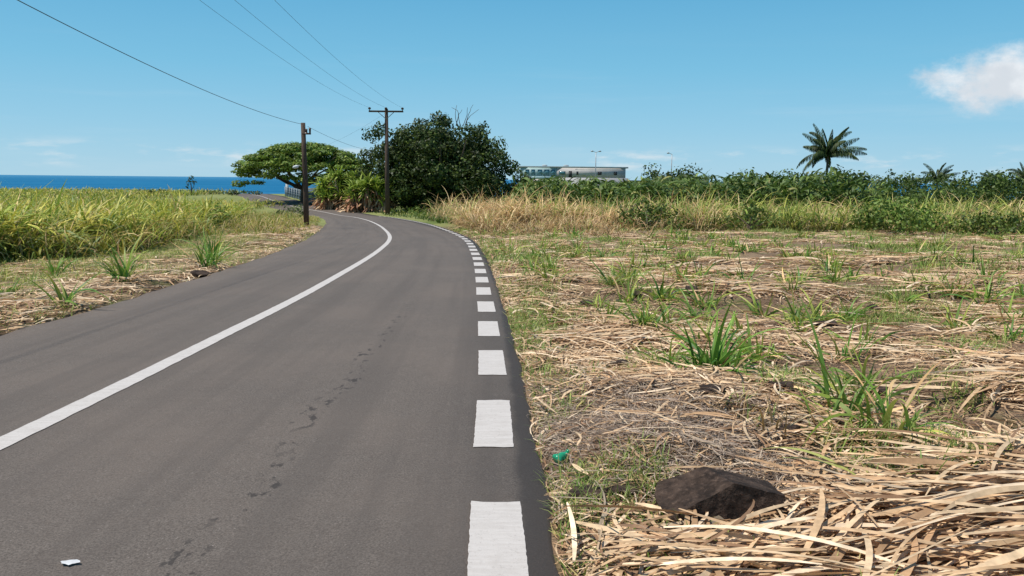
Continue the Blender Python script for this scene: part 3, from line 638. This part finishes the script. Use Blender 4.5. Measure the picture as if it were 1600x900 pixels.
shoot(1.5,5.1,.46,18,.06,"half dry cane shoot with dark stubble",[(.16,.11,.06)],.5,.013,1.4)
shoot(2.18,3.98,.34,16,.04,"small green cane shoot in dry mulch",GS,.1,.024,1.35)
shoot(2.72,4.1,.34,16,.04,"small green cane shoot in dry mulch",YG,.1,.022,1.35)
lst=[(4.1,10.6,.85,60),(4.5,10.9,.7,50),(3.75,10.3,.6,36),(1.72,10.1,.7,46),(2.1,10.3,.85,40),(1.35,11,.5,34),(3.05,12.3,1.05,18),(2.4,12.8,.6,40),(2.7,9.2,.6,30),(2.2,8.9,.6,26),(2.5,7.9,.5,30),(3.9,8.7,.5,30),
(4.9,14,.6,30),(3.9,17,.8,20),(2.3,17.5,.6,36),(3.6,20,.6,40),(1.7,22,.8,54),(2.4,24,.7,44),(.9,26,.8,40),(5.8,16,.6,30),(7.2,14.2,.65,36),(7.9,20,.7,36),(9.5,24,.7,36),(11.5,20,.7,34),(6.4,27,.7,36),(12,28,.8,38),(16,30,.8,40),(5.6,8.9,.5,30),(4.3,7.6,.45,28),(3.4,8.0,.55,26),(3.0,6.6,.5,26),(5,11.6,.6,26),(8.3,12.2,.6,34),(6.7,10.9,.5,26),(18,27,.7,34),(14.5,23,.7,34),(1.1,15.5,.4,28),(.5,10.4,.3,26)]
for i in range(200):
    y=8.5+33*random.random()**.85;lst.append((float(xr(y))+.8+random.random()*(y*.66-float(xr(y))),y,random.uniform(.3,.85),random.randint(16,44)))
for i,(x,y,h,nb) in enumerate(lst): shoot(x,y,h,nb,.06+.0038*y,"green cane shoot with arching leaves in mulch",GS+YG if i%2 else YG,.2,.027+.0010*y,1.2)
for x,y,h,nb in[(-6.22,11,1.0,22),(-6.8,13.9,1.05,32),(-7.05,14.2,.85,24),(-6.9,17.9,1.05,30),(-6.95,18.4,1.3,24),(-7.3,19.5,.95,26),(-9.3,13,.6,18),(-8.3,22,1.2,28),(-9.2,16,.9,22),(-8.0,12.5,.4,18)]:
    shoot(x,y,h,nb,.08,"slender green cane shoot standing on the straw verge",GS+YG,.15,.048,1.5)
def fallen(x,y,az,ln,w,e0,b):
    z=float(ground(x,y));g=GB();A=np.array
    g.add(*strips(A([(0,0,.08)]),A([az]),A([ln]),A([w]),A([e0]),A([b]),A([.2]),pick(1,[(.28,.29,.10)]),9,prof='litter'))
    o=g.obj("fallen_leaf",M_BLADE);o.location=(x,y,z);tag(o,label="long yellow green cane leaf fallen beside the rock",cat="leaf",group="fallen yellow green leaves")
fallen(1.42,4.35,-.9,.6,.035,.45,1.0);fallen(1.5,4.25,-.7,.5,.03,.3,.8);fallen(2.0,3.6,.3,.5,.03,.2,.5)
# ------------------------------------------------------------- green bottle + scrap
m,nt=newmat("green_plastic");p=N(nt,'ShaderNodeBsdfPrincipled');p.inputs['Roughness'].default_value=.12
nn=noise(nt,objco(nt),25,3);L(nt,mixc(nt,nn,(.01,.36,.16),(.05,.5,.27)),p.inputs['Base Color']);p.inputs['Transmission Weight'].default_value=.4;o_=N(nt,'ShaderNodeOutputMaterial');L(nt,p.outputs[0],o_.inputs[0]);M_GP=m
bx,byy=.262,4.5
e=empty("plastic_bottle",(bx,byy,float(ground(bx,byy))+.04),label="crushed green plastic bottle lying on the verge",cat="bottle")
V,F,C=tube([(0,0,0),(.006,0,0),(.015,0,0),(.035,0,0),(.055,0,0),(.07,0,0),(.085,0,0),(.095,0,0)],[.02,.032,.034,.027,.034,.028,.013,.012],16)
for i in range(len(V)):
    x,y,z=V[i]; V[i,2]=z*(.72+.25*math.sin(x*60+y*40)*.8); V[i,1]=y*(1+.2*math.sin(x*90))
g=GB();g.add(V,F,C);part("body",g,M_GP,e,True);g=GB();tube([(.094,0,0),(.106,0,0)],[.014,.014],12,g);part("cap",g,M_GP,e)
e.rotation_euler=(0,-.35,.6)
V=[];k=14
for i in range(k):
    a=2*pi*i/k;r=.020*(1+.25*math.sin(3*a)+.2*math.sin(5*a+1)+.4*rng.random());V.append((r*1.5*math.cos(a),r*.8*math.sin(a),.004+.008*rng.random()))
V.append((0,0,.012));V.append((.01,.005,.013))
F=[(14,i,(i+1)%k,(i+2)%k) for i in range(0,k,2)]
o=link(bpy.data.objects.new("paper_scrap",mesh_np("paper_scrap",V,F,mat=simple("paper",(.5,.5,.5),(.65,.65,.65),20))));o.location=(-1.82,3.12,float(base(3.12))+.004);tag(o,label="small crumpled white scrap on the asphalt",cat="litter")
# ------------------------------------------------------------- light, sky, camera
sd=Vector((-.45,-.06,1.0)).normalized();el=math.asin(sd.z);azs=math.atan2(sd.x,sd.y)
ld=bpy.data.lights.new("sun",'SUN');ld.energy=4.9;ld.angle=math.radians(.53);ld.color=(1,.95,.87)
lo=link(bpy.data.objects.new("sun",ld));lo.rotation_euler=sd.to_track_quat('Z','Y').to_euler();lo.location=(0,0,50)
w=bpy.data.worlds.new("World");sc.world=w;w.use_nodes=True;nt=w.node_tree;nt.nodes.clear()
ST=.11
sk=N(nt,'ShaderNodeTexSky',sky_type='NISHITA');sk.sun_disc=False;sk.sun_elevation=el;sk.sun_rotation=azs;sk.altitude=200;sk.air_density=1.0;sk.dust_density=.6;sk.ozone_density=2.5
tc=N(nt,'ShaderNodeTexCoord');dv=tc.outputs['Generated']
sz=N(nt,'ShaderNodeSeparateXYZ');L(nt,dv,sz.inputs[0])
cr=N(nt,'ShaderNodeValToRGB');L(nt,sz.outputs[2],cr.inputs[0]);els=cr.color_ramp.elements
stops=[(0,(.41,.67,.83)),(.06,(.29,.60,.81)),(.13,(.19,.53,.77)),(.23,(.11,.42,.69)),(.6,(.05,.20,.42)),(1,(.04,.14,.33))]
els[0].position=0;els[1].position=1
for p_,cc in stops[1:-1]: els.new(p_)
for e_,(p_,cc) in zip(sorted(els,key=lambda q:q.position),stops): e_.color=(cc[0],cc[1],cc[2],1)
vs=N(nt,'ShaderNodeVectorMath',operation='SCALE');L(nt,cr.outputs[0],vs.inputs[0]);vs.inputs['Scale'].default_value=1/ST
c=mixc(nt,.9,sk.outputs[0],vs.outputs[0])
def cloud(cdir,wx,wz,sc1,dens):
    mp=N(nt,'ShaderNodeVectorMath',operation='SUBTRACT');L(nt,dv,mp.inputs[0]);mp.inputs[1].default_value=cdir
    sc_=N(nt,'ShaderNodeVectorMath',operation='MULTIPLY');L(nt,mp.outputs[0],sc_.inputs[0]);sc_.inputs[1].default_value=(1/wx,0.3,1/wz)
    ln=N(nt,'ShaderNodeVectorMath',operation='LENGTH');L(nt,sc_.outputs[0],ln.inputs[0])
    nn=noise(nt,mapping(nt,dv,(1,1,1.6)),sc1,9,.62)
    v=math_(nt,'ADD',ln.outputs['Value'],math_(nt,'MULTIPLY',math_(nt,'SUBTRACT',nn,.5),1.9))
    return math_(nt,'MULTIPLY',mr(nt,v,.5,1.2,1,0),dens)
f=cloud((.518,.849,.110),.072,.034,17,.96)
sh=noise(nt,dv,26,5)
c=mixc(nt,f,c,mixc(nt,mr(nt,sh,.35,.65),(6.3,6.7,7.2),(8.0,8.3,8.6)))
low=math_(nt,'MULTIPLY',mr(nt,noise(nt,mapping(nt,dv,(1,1,4.5)),11,7,.6),.50,.68),math_(nt,'MULTIPLY',mr(nt,sz.outputs[2],.004,.02),mr(nt,sz.outputs[2],.026,.045,1,0)))
c=mixc(nt,math_(nt,'MULTIPLY',low,.6),c,(7.0,7.5,7.8))
ci=math_(nt,'MULTIPLY',mr(nt,noise(nt,mapping(nt,dv,(1,1,14)),3,6,.6),.5,.8,0,.12),mr(nt,sz.outputs[2],.2,.05))
c=mixc(nt,ci,c,(7.2,7.7,8))
bg=N(nt,'ShaderNodeBackground');bg.inputs[1].default_value=ST;L(nt,c,bg.inputs[0]);o=N(nt,'ShaderNodeOutputWorld');L(nt,bg.outputs[0],o.inputs[0])
cd=bpy.data.cameras.new("camera");cd.sensor_width=36;cd.lens=28.1;cd.clip_start=.05;cd.clip_end=300000
ca=link(bpy.data.objects.new("camera",cd));ca.location=(0,0,1.5)
ca.rotation_euler=(Matrix.Rotation(math.radians(90-7.74),4,'X')@Matrix.Rotation(math.radians(.55),4,'Z')).to_euler()
sc.camera=ca
sc.view_settings.view_transform='Standard';sc.view_settings.look='None';sc.view_settings.exposure=0
